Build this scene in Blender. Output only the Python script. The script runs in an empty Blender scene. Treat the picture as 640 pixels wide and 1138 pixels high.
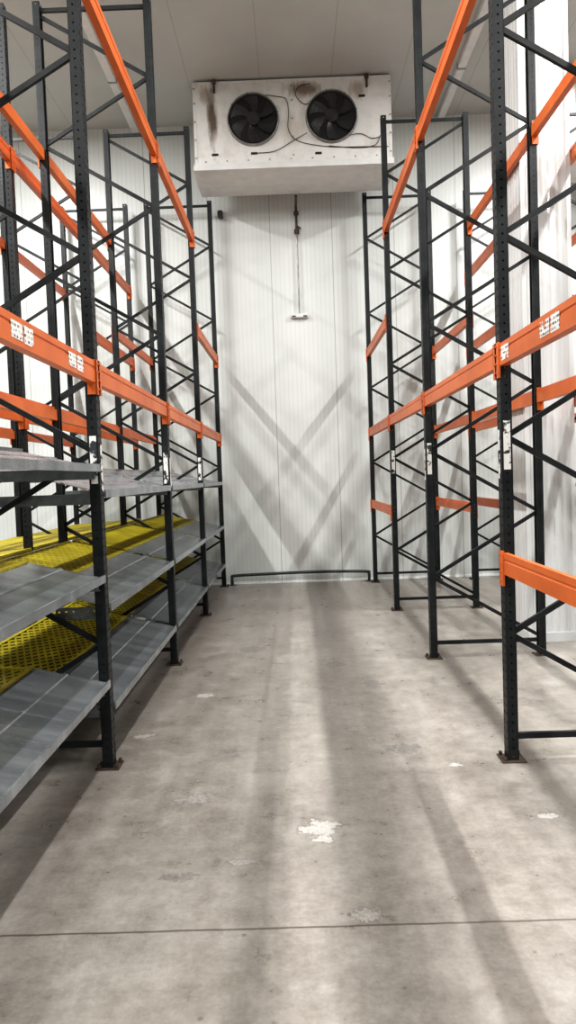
import bpy, bmesh, math, random
from mathutils import Vector, Matrix
random.seed(4)
scene = bpy.context.scene
col = scene.collection
try:
    scene.view_settings.view_transform = 'Standard'
    scene.view_settings.look = 'None'
    scene.view_settings.look = 'Medium High Contrast'
except Exception as e: print("look", e)
PAIRS = []
CAMH = 1.7
# ------------------------------------------------------------ camera
F = 830.0
px, py = 8.4/F, 38.75/F
yaw = math.atan(px); pit = math.atan(py); s = math.sin(0.035); c = math.cos(0.035)
fl = Vector((-math.sin(yaw), math.cos(yaw), 0)); R0 = Vector((math.cos(yaw), math.sin(yaw), 0))
FW = fl*math.cos(pit) + Vector((0, 0, -1))*math.sin(pit)
U0 = R0.cross(FW)
CX = R0*c - U0*s; CY = R0*s + U0*c
cam_d = bpy.data.cameras.new("camera"); cam = bpy.data.objects.new("camera", cam_d); col.objects.link(cam)
cam_d.sensor_fit = 'VERTICAL'; cam_d.sensor_height = 36; cam_d.sensor_width = 36; cam_d.lens = F/1138*36
m = Matrix.Identity(4)
for i in range(3):
    m[i][0] = CX[i]; m[i][1] = CY[i]; m[i][2] = -FW[i]
m[0][3] = 0; m[1][3] = 0; m[2][3] = CAMH
cam.matrix_world = m
cam_d.clip_start = 0.05
scene.camera = cam
def floor_hit(u, v):
    d = CX*(u-320) - CY*(v-569) + FW*F
    t = -CAMH/d.z
    return (d.x*t, d.y*t)

# ------------------------------------------------------------ materials
class N:
    def __init__(self, name):
        self.m = bpy.data.materials.new(name); self.m.use_nodes = True
        self.t = self.m.node_tree; self.b = self.t.nodes['Principled BSDF']
    def n(self, typ, **kw):
        nd = self.t.nodes.new(typ)
        for k, v in kw.items():
            if k.startswith('_'): setattr(nd, k[1:], v)
            else: nd.inputs[k.replace('__', ' ')].default_value = v
        return nd
    def l(self, a, b): self.t.links.new(a, b)
    def math(self, op, a, b=None, clamp=False):
        nd = self.t.nodes.new('ShaderNodeMath'); nd.operation = op; nd.use_clamp = clamp
        for i, x in enumerate((a, b)):
            if x is None: continue
            if isinstance(x, (int, float)): nd.inputs[i].default_value = x
            else: self.l(x, nd.inputs[i])
        return nd.outputs[0]
    def noise(self, vec, scale, detail=4, rough=.55):
        nd = self.n('ShaderNodeTexNoise'); nd.inputs['Scale'].default_value = scale
        nd.inputs['Detail'].default_value = detail; nd.inputs['Roughness'].default_value = rough
        if vec is not None: self.l(vec, nd.inputs['Vector'])
        return nd.outputs['Fac']
    def ramp(self, fac, stops):
        nd = self.t.nodes.new('ShaderNodeValToRGB'); e = nd.color_ramp.elements
        while len(e) < len(stops): e.new(.5)
        for i, (p, cc) in enumerate(stops):
            e[i].position = p; e[i].color = (cc[0], cc[1], cc[2], 1)
        self.l(fac, nd.inputs[0]); return nd.outputs[0]
    def mix(self, fac, a, b, blend='MIX'):
        nd = self.t.nodes.new('ShaderNodeMix'); nd.data_type = 'RGBA'; nd.blend_type = blend
        for i, x in ((0, fac), (6, a), (7, b)):
            if isinstance(x, (int, float)): nd.inputs[i].default_value = x
            elif isinstance(x, tuple): nd.inputs[i].default_value = (*x, 1)
            else: self.l(x, nd.inputs[i])
        return nd.outputs[2]
    def obj(self): return self.n('ShaderNodeTexCoord').outputs['Object']
    def geo(self): return self.n('ShaderNodeNewGeometry').outputs['Position']
    def mapping(self, vec, sc):
        nd = self.n('ShaderNodeMapping'); nd.inputs['Scale'].default_value = sc; self.l(vec, nd.inputs[0]); return nd.outputs[0]
    def sep(self, vec):
        nd = self.n('ShaderNodeSeparateXYZ'); self.l(vec, nd.inputs[0]); return nd.outputs
    def bump(self, h, strength=.3, dist=.01):
        nd = self.n('ShaderNodeBump'); nd.inputs['Strength'].default_value = strength; nd.inputs['Distance'].default_value = dist
        self.l(h, nd.inputs['Height']); self.l(nd.outputs[0], self.b.inputs['Normal'])
    def base(self, x):
        if isinstance(x, tuple): self.b.inputs['Base Color'].default_value = (*x, 1)
        else: self.l(x, self.b.inputs['Base Color'])
    def set(self, rough=.5, metal=0.0, spec=.5):
        self.b.inputs['Roughness'].default_value = rough; self.b.inputs['Metallic'].default_value = metal
        self.b.inputs['Specular IOR Level'].default_value = spec

def simple(name, a, b, scale=6, rough=.5, metal=0, lo=.35, hi=.7, stretch=None, spec=.5):
    M = N(name); v = M.geo()
    if stretch: v = M.mapping(v, stretch)
    f = M.noise(v, scale, 5, .6)
    M.base(M.ramp(f, [(lo, a), (hi, b)])); M.set(rough, metal, spec); return M.m

m_upright = simple("upright_dark_paint", (.008, .010, .011), (.018, .021, .023), 9, .42, spec=.28)
m_brace = simple("brace_dark_paint", (.008, .010, .011), (.017, .020, .022), 9, .45, spec=.28)
M = N("orange_beam_paint"); g = M.geo()
f1 = M.noise(g, 3, 5, .6); f2 = M.noise(M.mapping(g, (8, 2, 30)), 3, 6, .7)
base = M.ramp(f1, [(.3, (.52, .112, .024)), (.7, (.68, .165, .038))])
M.base(M.mix(M.math('MULTIPLY', M.ramp(f2, [(.64, (0, 0, 0)), (.74, (1, 1, 1))]), .4), base, (.66, .34, .18)))
M.set(.38, 0, .35); m_orange = M.m
M = N("galvanised_sheet"); g = M.geo()
f1 = M.noise(M.mapping(g, (.35, 3.6, .35)), 2.0, 3, .55); f2 = M.noise(g, 30, 3, .6)
a = M.ramp(f1, [(.3, (.20, .225, .245)), (.5, (.30, .33, .355)), (.70, (.47, .505, .53))])
M.base(M.mix(.12, a, M.ramp(f2, [(.35, (.2, .22, .24)), (.7, (.50, .53, .55))])))
M.set(.24, .65); m_galv = M.m
m_galvd = simple("galvanised_bracket", (.13, .145, .16), (.24, .26, .28), 12, .38, .5)
m_yellow = simple("yellow_expanded_metal", (.30, .25, .010), (.50, .42, .022), 4, .5, spec=.3)
m_deck_shade = simple("deck_shade_dark", (.020, .019, .012), (.045, .042, .026), 4, .7, spec=.2)  # near-black colour painting the shade seen through the mesh
m_foot = simple("base_plate_rusty", (.05, .038, .03), (.14, .10, .075), 20, .6, .3)
m_black = simple("black_plastic_and_fan_shade", (.006, .006, .007), (.014, .014, .015), 8, .4)
m_steelb = simple("fan_blade_dark", (.022, .022, .024), (.045, .045, .048), 8, .3)
m_steel = simple("steel_grey", (.22, .22, .21), (.38, .38, .37), 10, .4, .5)
m_white = simple("white_paint_metal", (.64, .65, .64), (.74, .75, .74), 5, .35)
m_clad = simple("glossy_white_cladding", (.64, .655, .655), (.70, .715, .715), .8, .16)
m_rail = simple("rail_dark_paint", (.015, .022, .022), (.035, .045, .045), 9, .4)
M = N("torn_sticker"); g = M.geo(); zz = M.sep(g)
f1 = M.noise(g, 12, 3, .55); f2 = M.noise(M.mapping(g, (1, 1, .35)), 110, 1, .4)
row = M.math('LESS_THAN', M.math('FRACT', M.math('MULTIPLY', zz[2], 44)), .5)
ink = M.math('MULTIPLY', M.ramp(f2, [(.50, (0, 0, 0)), (.53, (1, 1, 1))]), row)
w = M.mix(ink, (.80, .80, .78), (.08, .075, .08))
M.base(M.mix(M.ramp(f1, [(.62, (0, 0, 0)), (.63, (1, 1, 1))]), w, (.60, .15, .035))); M.set(.5); m_sticker = M.m
M = N("torn_white_label"); g = M.geo()
f1 = M.noise(g, 16, 4, .65)
M.base(M.mix(M.ramp(f1, [(.53, (0, 0, 0)), (.56, (1, 1, 1))]), (.70, .70, .68), (.02, .024, .026))); M.set(.6); m_label = M.m

def wall_mat(name, axis, period=1.0, off=0.0, ca=(.61, .645, .63), cb=(.70, .73, .715)):
    M = N(name); g = M.geo(); x = M.sep(g)[axis]
    x = M.math('ADD', x, 100+off)
    fr = M.math('FRACT', M.math('DIVIDE', x, period))
    seam = M.math('LESS_THAN', fr, .012)
    fr2 = M.math('FRACT', M.math('DIVIDE', x, .070))
    rib = M.math('ABSOLUTE', M.math('SUBTRACT', fr2, .5))
    f = M.noise(M.mapping(g, (1, 1, .12)), 1.3, 5, .6)
    b0 = M.ramp(f, [(.3, ca), (.7, cb)])
    rl = M.math('MULTIPLY', M.math('LESS_THAN', fr2, .22), .22)
    b1 = M.mix(rl, b0, (.42, .44, .43))
    M.base(M.mix(M.math('MULTIPLY', seam, .5), b1, (.20, .22, .21)))
    h = M.math('SUBTRACT', M.math('MULTIPLY', rib, .4), seam)
    M.bump(h, .4, .005); M.set(.32); return M.m
m_wallb = wall_mat("insulated_panel_back", 0, .98, .22)
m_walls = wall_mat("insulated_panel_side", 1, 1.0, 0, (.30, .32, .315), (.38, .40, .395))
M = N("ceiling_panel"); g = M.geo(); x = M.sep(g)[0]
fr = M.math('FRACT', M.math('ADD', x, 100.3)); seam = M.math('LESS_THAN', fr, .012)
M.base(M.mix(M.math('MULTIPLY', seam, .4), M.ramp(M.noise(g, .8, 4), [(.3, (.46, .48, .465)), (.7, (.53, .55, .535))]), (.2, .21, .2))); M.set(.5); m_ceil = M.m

# concrete floor
M = N("worn_concrete"); g = M.geo(); xyz = M.sep(g)
n1 = M.noise(g, .9, 6, .62); n2 = M.noise(g, 4.5, 6, .7); n3 = M.noise(g, 45, 4, .7); n4 = M.noise(M.mapping(g, (2.6, .38, 1)), 1.6, 5, .6)
n5 = M.noise(g, 13, 5, .75)
cbase = M.ramp(n1, [(.30, (.170, .150, .127)), (.5, (.285, .262, .232)), (.70, (.42, .398, .362))])
cbase = M.mix(.45, cbase, M.ramp(n4, [(.34, (.10, .083, .066)), (.52, (.285, .262, .232)), (.68, (.50, .478, .44))]))
cbase = M.mix(.32, cbase, M.ramp(n2, [(.36, (.09, .074, .06)), (.52, (.285, .262, .232)), (.66, (.50, .476, .44))]))
cbase = M.mix(.18, cbase, M.ramp(n5, [(.36, (.07, .058, .047)), (.52, (.29, .27, .243)), (.68, (.50, .478, .445))]))
cbase = M.mix(.12, cbase, M.ramp(n3, [(.3, (.07, .058, .047)), (.7, (.52, .50, .47))]))
vor = M.n('ShaderNodeTexVoronoi'); vor.inputs['Scale'].default_value = 5.5; M.l(g, vor.inputs['Vector'])
pit_ = M.ramp(vor.outputs['Distance'], [(.04, (1, 1, 1)), (.07, (0, 0, 0))])
cbase = M.mix(M.math('MULTIPLY', pit_, .5), cbase, (.07, .055, .045))
vo2 = M.n('ShaderNodeTexVoronoi'); vo2.inputs['Scale'].default_value = 1.3; M.l(g, vo2.inputs['Vector'])
d2 = M.math('ADD', vo2.outputs['Distance'], M.math('MULTIPLY', M.math('SUBTRACT', n5, .5), .5))
chip = M.ramp(d2, [(.02, (1, 1, 1)), (.04, (0, 0, 0))])
cbase = M.mix(M.math('MULTIPLY', chip, .4), cbase, (.42, .405, .38))
dn = n5
patches = [(355, 920, .13, .11, 1), (357, 932, .09, .05, 1), (216, 888, .13, .08, 0), (448, 832, .14, .10, 2), (505, 850, .06, .04, 1), (268, 958, .11, .04, 0),
           (410, 1017, .10, .06, 0), (228, 773, .11, .08, 1), (415, 760, .10, .12, 2), (280, 722, .13, .18, 2), (280, 775, .13, .10, 0),
           (372, 738, .10, .14, 2), (395, 810, .10, .06, 0), (610, 907, .12, .04, 1), (200, 975, .10, .04, 2),
           (160, 818, .09, .06, 1), (300, 908, .06, .05, 2), (345, 700, .11, .15, 0), (255, 835, .10, .05, 2)]
for u, v, rx, ry, kind in patches:
    X, Y = floor_hit(u, v)
    dx = M.math('DIVIDE', M.math('SUBTRACT', xyz[0], X), rx); dy = M.math('DIVIDE', M.math('SUBTRACT', xyz[1], Y), ry)
    d = M.math('SQRT', M.math('ADD', M.math('MULTIPLY', dx, dx), M.math('MULTIPLY', dy, dy)))
    d = M.math('ADD', d, M.math('MULTIPLY', M.math('SUBTRACT', dn, .5), 3.0))
    k = M.ramp(d, [(.58, (1, 1, 1)), (.68, (0, 0, 0))])
    edge = M.ramp(d, [(.62, (0, 0, 0)), (.72, (1, 1, 1)), (.86, (0, 0, 0))])
    cc = ((.32, .31, .29), (.56, .55, .53), (.13, .123, .117))[kind]
    cbase = M.mix(M.math('MULTIPLY', edge, .45), cbase, (.08, .062, .05))
    cbase = M.mix(M.math('MULTIPLY', k, .75), cbase, M.mix(.25, cc, M.ramp(n3, [(.4, (.10, .09, .085)), (.6, (.6, .59, .57))])))
jy = floor_hit(320, 1031)[1]
jd = M.math('ABSOLUTE', M.math('SUBTRACT', M.math('ADD', xyz[1], M.math('MULTIPLY', M.noise(g, 5, 3), .012)), jy+.006))
cbase = M.mix(M.math('MULTIPLY', M.ramp(jd, [(.003, (1, 1, 1)), (.008, (0, 0, 0))]), .8), cbase, (.05, .038, .028))
M.base(cbase); M.bump(M.math('ADD', M.math('MULTIPLY', n3, .6), M.math('MULTIPLY', n2, .6)), .10, .004)
M.l(M.ramp(n2, [(.3, (.24,)*3), (.7, (.44,)*3)]), M.b.inputs['Roughness']); m_floor = M.m

# evaporator casing
M = N("dirty_casing"); g = M.obj()
xyz = M.sep(g)
f = M.noise(g, 5, 6, .7); f2 = M.noise(M.mapping(g, (6, 6, 1.4)), 1.6, 5, .7)
cb = M.ramp(f, [(.32, (.62, .61, .58)), (.52, (.74, .74, .72))])
def blob(x0, z0, rx, rz, amt, colr, cb):
    dx = M.math('DIVIDE', M.math('SUBTRACT', xyz[0], x0), rx); dz = M.math('DIVIDE', M.math('SUBTRACT', xyz[2], z0), rz)
    d = M.math('SQRT', M.math('ADD', M.math('MULTIPLY', dx, dx), M.math('MULTIPLY', dz, dz)))
    d = M.math('ADD', d, M.math('MULTIPLY', M.math('SUBTRACT', f2, .5), 1.8))
    return M.mix(M.math('MULTIPLY', M.ramp(d, [(.35, (1, 1, 1)), (1.25, (0, 0, 0))]), amt), cb, colr)
cb = blob(-1.12, .66, .085, .52, .92, (.09, .055, .03), cb)
cb = blob(-1.2, .95, .14, .16, .5, (.20, .13, .075), cb)
cb = blob(.16, 1.00, .32, .14, .85, (.16, .10, .055), cb)
cb = blob(.92, .95, .15, .15, .6, (.24, .16, .10), cb)
cb = blob(.0, .45, .2, .25, .4, (.38, .29, .21), cb)
cb = blob(1.2, .2, .25, .12, .25, (.38, .3, .22), cb)
M.base(cb); M.set(.38); m_casing = M.m

# ------------------------------------------------------------ mesh helpers
def inst(name, me, parent=None, loc=(0, 0, 0), rot=None, label=None):
    o = bpy.data.objects.new(name, me); col.objects.link(o); o.location = loc
    if rot: o.rotation_euler = rot
    if parent: PAIRS.append((o, parent))
    if label: o["label"] = label
    return o
def mesh(name, verts, faces, mat, smooth=False):
    me = bpy.data.meshes.new(name); me.from_pydata([tuple(v) for v in verts], [], faces); me.update(); me.materials.append(mat)
    if smooth:
        for p in me.polygons: p.use_smooth = True
    return me
def mk(name, verts, faces, mat, parent=None, loc=(0, 0, 0), rot=None, label=None, smooth=False):
    return inst(name, mesh(name, verts, faces, mat, smooth), parent, loc, rot, label)
def box(V, Fc, x0, x1, y0, y1, z0, z1):
    b = len(V)
    V += [(x0, y0, z0), (x1, y0, z0), (x1, y1, z0), (x0, y1, z0), (x0, y0, z1), (x1, y0, z1), (x1, y1, z1), (x0, y1, z1)]
    Fc += [(b, b+3, b+2, b+1), (b+4, b+5, b+6, b+7), (b, b+1, b+5, b+4), (b+1, b+2, b+6, b+5), (b+2, b+3, b+7, b+6), (b+3, b, b+4, b+7)]
def bevel_mesh(me, w, seg=1):
    bm = bmesh.new(); bm.from_mesh(me)
    bmesh.ops.bevel(bm, geom=list(bm.edges), offset=w, segments=seg, affect='EDGES', clamp_overlap=True)
    bm.to_mesh(me); bm.free(); return me
def extrude(profile, length, axis, closed=True, start=0):
    V = []; Fc = []
    n = len(profile)
    for t in (start, start+length):
        for a, b in profile:
            V.append((a, t, b) if axis == 'y' else (t, a, b) if axis == 'x' else (a, b, t))
    rng = n if closed else n-1
    for i in range(rng):
        j = (i+1) % n; Fc.append((i, j, n+j, n+i))
    if closed: Fc += [tuple(range(n-1, -1, -1)), tuple(range(n, 2*n))]
    return V, Fc
def cyl(V, Fc, p0, p1, r, seg=12, r1=None):
    p0 = Vector(p0); p1 = Vector(p1); d = (p1-p0).normalized()
    a = d.orthogonal().normalized(); b = d.cross(a); r1 = r if r1 is None else r1
    s0 = len(V)
    for p, rr in ((p0, r), (p1, r1)):
        for i in range(seg):
            t = 2*math.pi*i/seg; V.append(tuple(p + a*math.cos(t)*rr + b*math.sin(t)*rr))
    for i in range(seg):
        j = (i+1) % seg; Fc.append((s0+i, s0+j, s0+seg+j, s0+seg+i))
    Fc.append(tuple(s0+i for i in range(seg-1, -1, -1))); Fc.append(tuple(s0+seg+i for i in range(seg)))
def tube(points, r, seg=8, sub=5):
    P = [Vector(p) for p in points]; Q = []
    for i in range(len(P)-1):
        p0 = P[max(i-1, 0)]; p1 = P[i]; p2 = P[i+1]; p3 = P[min(i+2, len(P)-1)]
        for k in range(sub):
            t = k/sub
            Q.append(.5*((2*p1)+(p2-p0)*t+(2*p0-5*p1+4*p2-p3)*t*t+(3*p1-p0-3*p2+p3)*t**3))
    Q.append(P[-1]); V = []; Fc = []
    nrm = None
    for i, q in enumerate(Q):
        d = (Q[min(i+1, len(Q)-1)]-Q[max(i-1, 0)]).normalized()
        nrm = d.orthogonal().normalized() if nrm is None else (nrm - d*nrm.dot(d)).normalized()
        b = d.cross(nrm)
        for k in range(seg):
            t = 2*math.pi*k/seg; V.append(tuple(q+nrm*math.cos(t)*r+b*math.sin(t)*r))
    for i in range(len(Q)-1):
        for k in range(seg):
            j = (k+1) % seg; Fc.append((i*seg+k, i*seg+j, (i+1)*seg+j, (i+1)*seg+k))
    Fc.append(tuple(range(seg-1, -1, -1))); Fc.append(tuple((len(Q)-1)*seg+k for k in range(seg)))
    return V, Fc
def perf(V, Fc, fn, u0, u1, v0, v1, r, du=0, stretch=1.0):
    uc, vc = (u0+u1)/2+du, (v0+v1)/2
    b = len(V)
    um, vm = (u0+u1)/2, (v0+v1)/2
    for u, v in ((u1, vm), (u1, v1), (um, v1), (u0, v1), (u0, vm), (u0, v0), (um, v0), (u1, v0)): V.append(fn(u, v))
    for k in range(8):
        t = k*math.pi/4; V.append(fn(uc+r*math.cos(t), vc+r*stretch*math.sin(t)))
    for k in range(8):
        j = (k+1) % 8; Fc.append((b+k, b+j, b+8+j, b+8+k))
def empty(name, loc, label, cat, group=None):
    e = bpy.data.objects.new(name, None); col.objects.link(e); e.location = loc; e.empty_display_size = .2
    e["label"] = label; e["category"] = cat
    if group: e["group"] = group
    return e
def struct(o): o["kind"] = "structure"; return o

# ------------------------------------------------------------ room
WY = 12.02; XL, XR, YF, CH = -8.0, 8.0, -6.0, 7.28
def slab(name, x0, x1, y0, y1, z0, z1, mat):
    V = []; Fc = []; box(V, Fc, x0, x1, y0, y1, z0, z1); return struct(mk(name, V, Fc, mat))
slab("floor", XL, XR, YF, WY, -.15, 0, m_floor)
slab("ceiling", XL, XR, YF, WY, CH, CH+.15, m_ceil)
slab("wall_back", XL-.15, XR+.15, WY, WY+.15, -.15, CH+.15, m_wallb)
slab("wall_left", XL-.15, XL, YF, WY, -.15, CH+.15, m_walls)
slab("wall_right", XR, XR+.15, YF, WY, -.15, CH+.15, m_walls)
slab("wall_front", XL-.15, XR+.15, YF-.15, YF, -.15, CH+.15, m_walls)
V, Fc = extrude([(WY, 0), (WY-.02, 0), (WY-.008, .03), (WY, .035)], XR-XL, 'x', start=XL)
struct(mk("baseboard_back", V, Fc, m_wallb))

# ------------------------------------------------------------ rack component meshes
PH = 6.0; PW = .080; PD = .062; BAY = 2.455; DEPTH = .985
V = []; Fc = []
nc = int(PH/.05)
for i in range(nc):
    z0, z1 = i*.05, (i+1)*.05
    perf(V, Fc, lambda u, v: (-PD/2, u, v), -PW/2, 0, z0, z1, .007, -.003, 1.3)
    perf(V, Fc, lambda u, v: (-PD/2, u, v), 0, PW/2, z0, z1, .007, .003, 1.3)
    for sy in (-1, 1):
        perf(V, Fc, lambda u, v: (u, sy*PW/2, v), -PD/2, PD/2, z0, z1, .006)
box(V, Fc, PD/2-.004, PD/2, -PW/2, -PW/2+.02, 0, PH)
box(V, Fc, PD/2-.004, PD/2, PW/2-.02, PW/2, 0, PH)
me_post = mesh("upright", V, Fc, m_upright)
V = []; Fc = []
box(V, Fc, -.07, .07, -.07, .07, 0, .008)
for bx, by in ((-.052, -.052), (-.052, .052), (.052, .052)):
    cyl(V, Fc, (bx, by, .008), (bx, by, .03), .011, 6)
me_foot = mesh("base_plate", V, Fc, m_foot)
def channel(L, w=.034, d=.026, t=.003):
    pr = [(-w/2, -d/2), (w/2, -d/2), (w/2, d/2), (w/2-t, d/2), (w/2-t, -d/2+t), (-w/2+t, -d/2+t), (-w/2+t, d/2), (-w/2, d/2)]
    V, Fc = extrude([(b, a) for a, b in pr], L, 'x', start=-L/2)
    return V, Fc
ZB0 = .17; NS = 10; DZ = (PH-.10-ZB0)/NS
me_hb = mesh("brace", *channel(DEPTH-PD), m_brace)
Ld = math.hypot(DEPTH-PD, DZ-.03); ang = math.atan2(DZ-.03, DEPTH-PD)
me_db = mesh("brace", *channel(Ld, .031), m_brace)
BL = BAY-PW
bp = [(-.025, -.062), (-.025, .012), (-.020, .017), (-.020, .024), (-.025, .029), (-.025, .062), (.004, .062), (.004, .037), (.025, .037), (.025, -.062)]
me_beam = mesh("beam", *extrude(bp, BL, 'y', start=-BL/2), m_orange)
V = []; Fc = []
box(V, Fc, -.012, .0, -.034, .034, -.13, .072)
box(V, Fc, -.012, .045, .028, .034, -.13, .072)
for z in (-.10, -.05, .0, .05): cyl(V, Fc, (-.012, 0, z), (-.016, 0, z), .008, 8)
me_conn = mesh("beam_connector", V, Fc, m_orange)
V = []; Fc = []; box(V, Fc, -.0012, 0, -.13, -.02, -.04, .04); box(V, Fc, -.0012, 0, .0, .13, -.036, .036); me_st = mesh("sticker", V, Fc, m_sticker)
V = []; Fc = []; box(V, Fc, -.0012, 0, -.07, .07, -.04, .04); me_st2 = mesh("sticker", V, Fc, m_sticker)
V = []; Fc = []; box(V, Fc, -.020, .020, -.0012, 0, -.14, .14); me_pl = mesh("sticker", V, Fc, m_label)
V = []; Fc = []; box(V, Fc, -.0012, 0, -.018, .018, -.14, .14); me_pl2 = mesh("sticker", V, Fc, m_label)

def rack(xa, sgn, y1, label, group, levels, start=0, labels=True):
    E = empty("pallet_rack", (xa+sgn*DEPTH/2, y1, 0), label, "pallet rack", group)
    xr = xa+sgn*DEPTH
    for k in range(start, 5):
        y = y1+(k-1)*BAY
        for x, face in ((xa, -sgn), (xr, sgn)):
            rz = 0 if face < 0 else math.pi
            po = inst("upright", me_post, E, (x, y, .004), (0, 0, rz))
            inst("base_plate", me_foot, po, (x, y, 0), (0, 0, rz), "rusty bolted steel base plate")
            if labels and x == xa and k >= 1:
                zc = 1.84 if k == 1 else 1.78+.02*k
                if k < 4: inst("sticker", me_pl, po, (x, y-PW/2-.0008, zc), None, "torn white vertical label")
                if k < 3: inst("sticker", me_pl2, po, (x-sgn*(PD/2+.0008), y+.01, zc-.05), (0, 0, rz), "torn white vertical label")
        xm = (xa+xr)/2
        inst("brace", me_hb, E, (xm, y, ZB0-.03)); inst("brace", me_hb, E, (xm, y, PH-.06))
        for i in range(NS):
            sg = -1 if i % 2 == 0 else 1
            inst("brace", me_db, E, (xm, y, ZB0+DZ*(i+.5)), (0, -ang*sg*sgn, 0))
    for bay, side, z, stk in levels:
        y = y1+(bay-.5)*BAY
        if bay < start: continue
        x = xa if side == 0 else xr
        out = -sgn if side == 0 else sgn
        rz = 0 if out < 0 else math.pi
        xo = x+out*.010
        b = inst("beam", me_beam, E, (xo, y, z), (0, 0, rz))
        for e in (-1, 1):
            inst("beam_connector", me_conn, b, (x+out*(PD/2+.001), y+e*(BL/2+.02), z), (0, 0, rz))
        for (ys, big) in stk:
            inst("sticker", me_st if big else me_st2, b, (xo+out*.0255, ys, z+.0), (0, 0, rz), "torn white barcode label")
    return E

def both(bays, z, st=None):
    st = st or {}
    return [(b, sd, z, st.get((b, sd), [])) for b in bays for sd in (0, 1)]
YL, YR = 4.41, 4.33; XA_L, XA_R = -1.17, 1.22
lv_high, lv_main, lv_mid, lv_low = 4.68, 2.35, 3.57, 1.24
G = "boltless pallet rack runs"
EL = rack(XA_L, -1, YL, "dark pallet rack with orange beams, grey shelves and yellow mesh decks", G,
     both((0, 1, 2, 3), lv_main, {(0, 0): [(3.2, True), (3.98, True)]}) + both((0, 1, 2), lv_high) + both((3,), lv_mid))
BK = rack(-2.48, -1, YL, "dark pallet rack with orange beams behind the shelved rack", G,
     both((0, 1, 2, 3), lv_main) + both((0, 1, 2, 3), lv_high) + both((3,), lv_mid), labels=False)
rack(XA_R, 1, YR, "dark grey empty pallet rack with orange beams, open at floor level", G,
     both((0, 1, 2, 3), lv_main, {(0, 0): [(3.45, True), (4.17, False)]}) + both((0, 1, 2), lv_high) + both((3,), lv_mid) + both((3,), lv_low) + both((0,), 1.16))
rack(2.77, 1, YR, "dark empty pallet rack with orange beams beside white clad column", G,
     both((0, 1, 2, 3), lv_main) + both((0, 1, 2, 3), lv_high) + both((3,), lv_mid) + both((3,), lv_low), labels=False)

# ------------------------------------------------------------ shelves on the left rack
def apron_mesh(width, rise, lip=.06):
    t = .003
    top = [(0, -lip), (.006, -lip), (.006, .014), (-.004, .014), (-.004, .002), (-.020, 0),
           (-width*.55, rise*.52), (-width*.56, rise*.52+.008), (-width*.60, rise*.56+.008), (-width*.61, rise*.57),
           (-width, rise), (-width, rise-.035), (-width+.003, rise-.035), (-width+.003, rise-t-.001), (-.03, -t), (0, -t)]
    L = BAY-PW-.02
    return mesh("shelf_panel", *extrude(top, L, 'y', start=-L/2), m_galv)
AW = .44
me_ap = apron_mesh(AW, .105, .036); me_ap0 = apron_mesh(AW, .10, .030)
def deck_mesh(w, L):
    V = []; Fc = []; cw = .05; cl = .12; hw = .0095
    nx = int(w/cw); cw = w/nx; ny = int(L/cl); cl = L/ny
    for i in range(nx):
        x0 = -w+i*cw
        for j in range(ny*2):
            ya, yb = -L/2+j*cl/2, -L/2+(j+1)*cl/2
            ph = (j % 2)
            xa = x0+(cw*.5 if ph == 0 else 0); xb = x0+(0 if ph == 0 else cw*.5)
            for mir in (0, 1):
                if mir: a, b2 = x0+cw-(xa-x0), x0+cw-(xb-x0)
                else: a, b2 = xa, xb
                s0 = len(V)
                V += [(a-hw, ya, .003), (a+hw, ya, -.002), (b2+hw, yb, -.002), (b2-hw, yb, .003)]
                Fc.append((s0, s0+1, s0+2, s0+3))
    box(V, Fc, -w, -w+.02, -L/2, L/2, -.02, .006); box(V, Fc, -.02, 0, -L/2, L/2, -.02, .006)
    for q in (-L/2, L/2-.02, -.01): box(V, Fc, -w, 0, q, q+.02, -.02, -.009)
    return V, Fc
DL = BAY-PW-.03
me_deck = mesh("mesh_deck", *deck_mesh(.52, DL), m_yellow)
V = []; Fc = []; box(V, Fc, -.515, -.005, -DL/2, DL/2, -.026, -.022); me_deck_shade = mesh("deck_shade_sheet", V, Fc, m_deck_shade)  # added sheet, dark so the mesh holes look shaded
def deck(parent, loc, ry):
    d = inst("mesh_deck", me_deck, parent, loc, (0, ry, 0), "yellow expanded metal deck")
    inst("deck_shade_sheet", me_deck_shade, d, loc, (0, ry, 0), "added dark sheet standing in for shade under the yellow mesh")
def bracket_mesh(L):
    V = []; Fc = []
    n = int(L/.04)
    for i in range(n):
        perf(V, Fc, lambda u, v: (u, 0, v), -L+i*L/n, -L+(i+1)*L/n, -.045, .0, .008)
        perf(V, Fc, lambda u, v: (u, 0, v), -L+i*L/n, -L+(i+1)*L/n, -.07, -.045, .005)
    box(V, Fc, -L, 0, 0, .03, -.002, 0); box(V, Fc, -L, 0, 0, .03, -.072, -.070)
    return V, Fc
me_brks = mesh("shelf_bracket", *bracket_mesh(.30), m_galvd)
V = []; Fc = []; box(V, Fc, -.93, 0, 0, .03, -.065, 0); me_bar = mesh("shelf_bracket", V, Fc, m_galvd)
xe = XA_L+.035
for bay in range(0, 4):
    y = YL+(bay-.5)*BAY
    for li, z in enumerate((1.80, 1.15, .525) if bay == 0 else (1.65, .965, .365)):
        inst("shelf_panel", me_ap0 if bay == 0 else me_ap, EL, (xe, y, z))
        if li > 0:
            rise = (.02 if bay == 0 else .11) if li == 1 else (.04 if bay == 0 else .15)
            deck(EL, (xe-AW-.005, y, z+.105), math.atan2(rise, .5))
        else:
            inst("shelf_panel", me_ap, EL, (xe-AW-.01, y, z+.105))
        fy = y+BL/2-.035
        bm_ = me_bar if li == 0 else me_brks
        inst("shelf_bracket", bm_, EL, (xe-.03, fy, z-.008), None, "galvanised shelf bracket")
        inst("shelf_bracket", bm_, EL, (xe-.03, y-BL/2+.005, z-.008), None, "galvanised shelf bracket")
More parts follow.
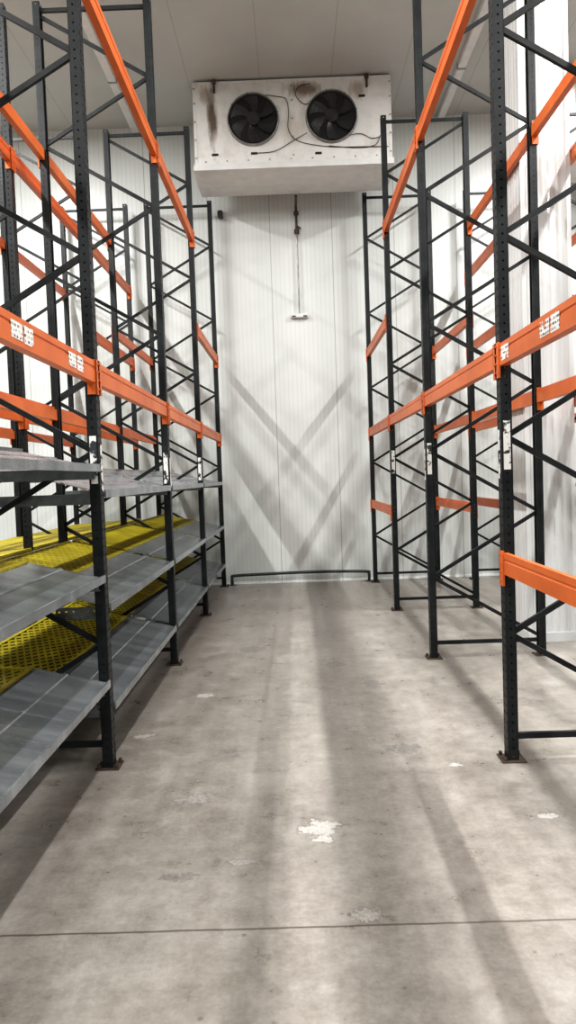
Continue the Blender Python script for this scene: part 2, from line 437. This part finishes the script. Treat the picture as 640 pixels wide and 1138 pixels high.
for bay in range(1, 4):
    y = YL+(bay-.5)*BAY
    for z in (1.13, .60):
        deck(BK, (-2.43, y, z), -.06)
        deck(BK, (-2.955, y, z-.03), -.06)

# ------------------------------------------------------------ evaporator
def disc_ring(V, Fc, r0, r1, y, seg=40):
    b = len(V)
    for i in range(seg):
        t = 2*math.pi*i/seg
        V.append((r0*math.cos(t), y, r0*math.sin(t))); V.append((r1*math.cos(t), y, r1*math.sin(t)))
    for i in range(seg):
        j = (i+1) % seg; Fc.append((b+2*i, b+2*i+1, b+2*j+1, b+2*j))
EVX0, EVX1, EVY0, EVY1 = -1.24, 1.53, 10.70, 11.62
CXE = (EVX0+EVX1)/2; HW = (EVX1-EVX0)/2
def evaporator(xc):
    E = empty("evaporator_unit", (xc, (EVY0+EVY1)/2, 6.02), "white stained ceiling evaporator with two black axial fans", "cooling unit", "ceiling evaporators")
    y0 = EVY0; zb = 6.11; zt = 7.25
    V = []; Fc = []
    box(V, Fc, -HW, HW, 0, EVY1-EVY0, 0, zt-zb)
    me = mesh("casing", V, Fc, m_casing); bevel_mesh(me, .012, 2)
    inst("casing", me, E, (xc, y0, zb))
    V = []; Fc = []
    for x in (-HW, -.02, HW-.04): box(V, Fc, x, x+.04, -.004, 0, .01, zt-zb-.01)
    box(V, Fc, -HW, HW, -.006, 0, zt-zb-.03, zt-zb)
    inst("casing_trim", mesh("casing_trim", V, Fc, m_casing), E, (xc, y0, zb))
    V = []; Fc = []
    for x in (-HW+.02, 0, HW-.02):
        for z in (.1, .35, .6, .85, 1.05): cyl(V, Fc, (x, -.004, z), (x, -.012, z), .012, 8)
    for x in [-HW+.15+i*.3 for i in range(9)]: cyl(V, Fc, (x, -.001, .05), (x, -.008, .05), .010, 8)
    inst("screw", mesh("screw", V, Fc, m_steel), E, (xc, y0, zb))["kind"] = "stuff"
    D = EVY1-EVY0
    pr = [(-.025, .10), (-.025, .02), (D*.5, -.03), (D+.0, 0), (D, .10), (D-.01, .10), (D-.01, .02), (D*.5, -.018), (-.012, .03), (-.012, .10)]
    V, Fc = extrude(pr, 2*HW+.04, 'x', start=-HW-.02)
    inst("drip_tray", mesh("drip_tray", V, Fc, m_white), E, (xc, y0, 6.015))
    for fx in (-.549, .549):
        fz = 6.71-zb
        pos = (xc+fx, y0, zb+fz)
        V = []; Fc = []
        R = .345
        disc_ring(V, Fc, .0, R, -.004)  # flat black disc paints the dark interior, the casing has no hole
        fan = inst("fan", mesh("fan_interior_shade", V, Fc, m_black), E, pos, None, "black axial fan behind wire guard")
        V = []; Fc = []
        seg = 48
        for yy, rr in ((0, R+.022), (-.03, R+.014), (-.05, R+.006), (-.05, R), (-.0, R)):
            for i in range(seg):
                t = 2*math.pi*i/seg; V.append((rr*math.cos(t), yy, rr*math.sin(t)))
        for q in range(4):
            for i in range(seg):
                j = (i+1) % seg; Fc.append((q*seg+i, q*seg+j, (q+1)*seg+j, (q+1)*seg+i))
        inst("fan_ring", mesh("fan_ring", V, Fc, m_steel, True), fan, pos)
        V = []; Fc = []
        cyl(V, Fc, (0, -.055, 0), (0, -.01, 0), .09, 24)
        cyl(V, Fc, (0, -.062, 0), (0, -.055, 0), .06, 24)
        inst("fan_hub", mesh("fan_hub", V, Fc, m_steelb), fan, pos)
        V = []; Fc = []
        for k in range(6):
            a0 = k*math.pi/3+.3
            nr = 7; b = len(V)
            for i in range(nr):
                r = .085+(R-.025-.085)*i/(nr-1); sweep = .35*(i/(nr-1))**1.5; half = .26+.05*i/(nr-1)
                for sgn2 in (-1, 0, 1):
                    t = a0+sweep+sgn2*half
                    V.append((r*math.cos(t), -.03+sgn2*.018+(.005 if sgn2 == 0 else 0), r*math.sin(t)))
            for i in range(nr-1):
                for q in (0, 1):
                    Fc.append((b+i*3+q, b+i*3+q+1, b+i*3+q+4, b+i*3+q+3))
        inst("fan_blade", mesh("fan_blade", V, Fc, m_steelb, True), fan, pos)
        V = []; Fc = []
        for rr in (.10, .15, .20, .25, .30, .345):
            n = 36; b = len(V)
            for i in range(n):
                t = 2*math.pi*i/n
                for (a, bb) in ((.002, 0), (0, .002), (-.002, 0), (0, -.002)):
                    V.append(((rr+a)*math.cos(t), -.072+bb, (rr+a)*math.sin(t)))
            for i in range(n):
                j = (i+1) % n
                for q in range(4):
                    w = (q+1) % 4; Fc.append((b+i*4+q, b+i*4+w, b+j*4+w, b+j*4+q))
        for k in range(8):
            t = k*math.pi/4+.2
            cyl(V, Fc, (.08*math.cos(t), -.074, .08*math.sin(t)), ((R+.02)*math.cos(t), -.066, (R+.02)*math.sin(t)), .003, 6)
        inst("fan_guard", mesh("fan_guard", V, Fc, m_black), fan, pos)
    zc = zb+.02
    for pts in ([(-.36, -.04, .90), (-.20, -.02, .88), (-.08, -.02, .84), (-.05, -.02, .66), (-.06, -.02, .42), (.08, -.02, .26), (.5, -.02, .17), (1.0, -.02, .15), (1.33, -.02, .14)],
                [(.30, -.05, .80), (.18, -.02, .76), (.06, -.02, .88), (.10, -.02, 1.0), (.26, -.02, 1.04)],
                [(.2, -.04, .36), (.02, -.02, .28), (-.25, -.02, .14), (-.5, -.02, .12)],
                [(1.22, -.02, .30), (1.15, -.02, .17), (.9, -.02, .14), (.5, -.02, .18)],
                [(.78, -.05, .3), (.95, -.02, .33), (1.1, -.02, .26), (1.22, -.02, .28)]):
        inst("cable", mesh("cable", *tube(pts, .0048, 6), m_black, True), E, (xc, y0+.008, zc))
    for bx, zz in ((-.55, .12), (.35, .09), (.98, .85), (-1.1, .12)):
        V = []; Fc = []; box(V, Fc, -.045, .045, -.004, 0, -.016, .016)
        inst("sticker", mesh("sticker", V, Fc, m_black), E, (xc+bx, y0-.002, zc+zz), None, "small dark rating label")
    for bx in (-1.08, 1.05):
        for by in (.06, .85):
            V = []; Fc = []
            box(V, Fc, -.025, .025, -.02, .02, 0, CH-zt)
            inst("hanger", mesh("hanger", V, Fc, m_steel), E, (xc+bx, y0+by, zt))
        V = []; Fc = []; box(V, Fc, -.014, .014, -.03, 0, -.16, .02); box(V, Fc, -.028, .028, -.035, -.025, -.05, .01)
        inst("bracket", mesh("bracket", V, Fc, m_foot), E, (xc+bx, y0-.004, zt))
    return E
evaporator(CXE)
evaporator(CXE+5.14)

# drain pipe on wall
E = empty("drain_pipe", (.17, WY-.06, 4.2), "thin grey drain pipe with dark trap running down wall panels", "pipe")
V = []; Fc = []; cyl(V, Fc, (0, 0, 5.75), (0, 0, 4.28), .013, 10)
inst("pipe", mesh("pipe", V, Fc, m_steel), E, (.17, WY-.05, 0))
V = []; Fc = []; cyl(V, Fc, (0, 0, 5.55), (0, 0, 5.96), .02, 12); cyl(V, Fc, (0, 0, 5.82), (0, 0, 5.87), .04, 12)
cyl(V, Fc, (0, 0, 5.53), (0, 0, 5.59), .04, 12); cyl(V, Fc, (0, 0, 5.65), (.06, -.02, 5.6), .014, 8)
cyl(V, Fc, (0, 0, 5.95), (0, -.42, 5.955), .02, 10)
inst("trap", mesh("trap", V, Fc, m_foot), E, (.17, WY-.05, 0))
V = []; Fc = []; box(V, Fc, -.14, .14, -.035, .035, 4.215, 4.28)
me = mesh("junction_box", V, Fc, m_white); bevel_mesh(me, .008)
inst("junction_box", me, E, (.17, WY-.04, 0))
V = []; Fc = []
for x in (-.09, .09): box(V, Fc, x-.03, x+.03, -.037, -.033, 4.225, 4.245)
inst("socket", mesh("socket", V, Fc, m_black), E, (.17, WY-.043, 0))

E = empty("wall_sensor", (-1.02, WY-.1, 5.85), "small black wall-mounted sensor housing with bracket", "sensor")
V = []; Fc = []; box(V, Fc, -.04, .04, -.16, -.04, -.05, .05); me = mesh("housing", V, Fc, m_black); bevel_mesh(me, .01, 2)
inst("housing", me, E, (-1.02, WY, 5.85))
V = []; Fc = []; cyl(V, Fc, (0, -.06, 0), (0, 0, 0), .015, 8); cyl(V, Fc, (0, -.01, 0), (0, 0, 0), .04, 12)
inst("bracket", mesh("bracket", V, Fc, m_black), E, (-1.02, WY, 5.85))

E = empty("floor_barrier", (.05, WY-.1, 0), "low dark painted metal floor barrier along wall base", "barrier")
V, Fc = tube([(-1.05, 0, .0), (-1.05, 0, .125), (-1.0, 0, .15), (-.4, 0, .165), (.2, 0, .172), (.7, 0, .165), (1.10, 0, .15), (1.14, 0, .125), (1.14, 0, .0)], .024, 10, 6)
inst("rail", mesh("rail", V, Fc, m_rail, True), E, (0, WY-.12, 0))
for x in (-1.05, 1.14):
    V = []; Fc = []; box(V, Fc, -.06, .06, -.05, .05, 0, .008)
    inst("foot_plate", mesh("foot_plate", V, Fc, m_rail), E, (x, WY-.12, 0))

# white clad column
E = empty("column", (2.49, 7.55, 0), "white ribbed sheet-clad structural column between two racks", "column")
x0, x1, y0, y1 = 2.262, 2.715, 7.30, 7.82
def ribline(a, b, horiz, fixed, out):
    pts = []; n = 6; rr = random.Random(3)
    for i in range(n):
        j = rr.uniform(-.06, .06); o2 = out*rr.uniform(.6, 1.0)
        for fr_, o in ((0, 0), (.30+j, o2*.25), (.55+j, o2), (.72+j, o2*.9), (.9, o2*.2)):
            t = a+(b-a)*(i+fr_)/n
            pts.append((t, fixed+o) if horiz else (fixed+o, t))
    return pts
pr = ribline(x0, x1, True, y0, -.018)+ribline(y0, y1, False, x1, .010)+ribline(x1, x0, True, y1, .018)+ribline(y1, y0, False, x0, -.012)
V, Fc = extrude(pr, CH, 'z')
inst("cladding", mesh("cladding", V, Fc, m_clad), E)
V = []; Fc = []
box(V, Fc, x0-.014, x0+.03, y0-.018, y0+.03, 0, CH); box(V, Fc, x1-.03, x1+.012, y0-.018, y0+.03, 0, CH)
inst("corner_trim", mesh("corner_trim", V, Fc, m_clad), E)
V = []; Fc = []; box(V, Fc, x0-.018, x1+.014, y0-.03, y1+.03, 0, .09)
inst("plinth", mesh("plinth", V, Fc, m_clad), E)

# ceiling trunking
for x in (-2.31, 2.48):
    E = empty("cable_trunking", (x, 10, CH-.08), "pale straight cable trunking fixed along the ceiling panels", "trunking", "ceiling trunkings")
    V = []; Fc = []; box(V, Fc, -.055, .055, 8.0, WY, -.08, 0); me = mesh("trunking", V, Fc, m_white); bevel_mesh(me, .006)
    inst("channel", me, E, (x, 0, CH))
    V = []; Fc = []
    for yy in (8.5, 10.5): box(V, Fc, -.06, .06, yy, yy+.04, -.085, 0)
    inst("clip", mesh("clip", V, Fc, m_steel), E, (x, 0, CH))

# ------------------------------------------------------------ lights (linear battens on the ceiling)
def light(x, y, z, sx, sy, w, colr=(1, .99, .97)):
    L = bpy.data.lights.new("batten_light", 'AREA'); L.shape = 'RECTANGLE'; L.size = sx; L.size_y = sy; L.energy = w; L.color = colr
    o = bpy.data.objects.new("batten_light", L); o.location = (x, y, z); col.objects.link(o)
for x, e in ((-4.0, 250), (4.05, 250), (-5.6, 55), (5.7, 55)):
    for y in (-1.5, 2.0, 5.5, 8.6):
        light(x, y, CH-.12, .13, 1.4, e)
for y in (-3.0, 1.0, 5.0):
    light(.05, y, CH-.12, .15, 1.4, 125)
w = bpy.data.worlds.new("world"); scene.world = w; w.use_nodes = True
w.node_tree.nodes['Background'].inputs[0].default_value = (.8, .85, .9, 1); w.node_tree.nodes['Background'].inputs[1].default_value = .3

bpy.context.view_layer.update()
inv = {}
for o, p in PAIRS: inv[p.name] = p.matrix_world.inverted()
for o, p in PAIRS:
    o.parent = p; o.matrix_parent_inverse = inv[p.name]
bpy.context.view_layer.update()
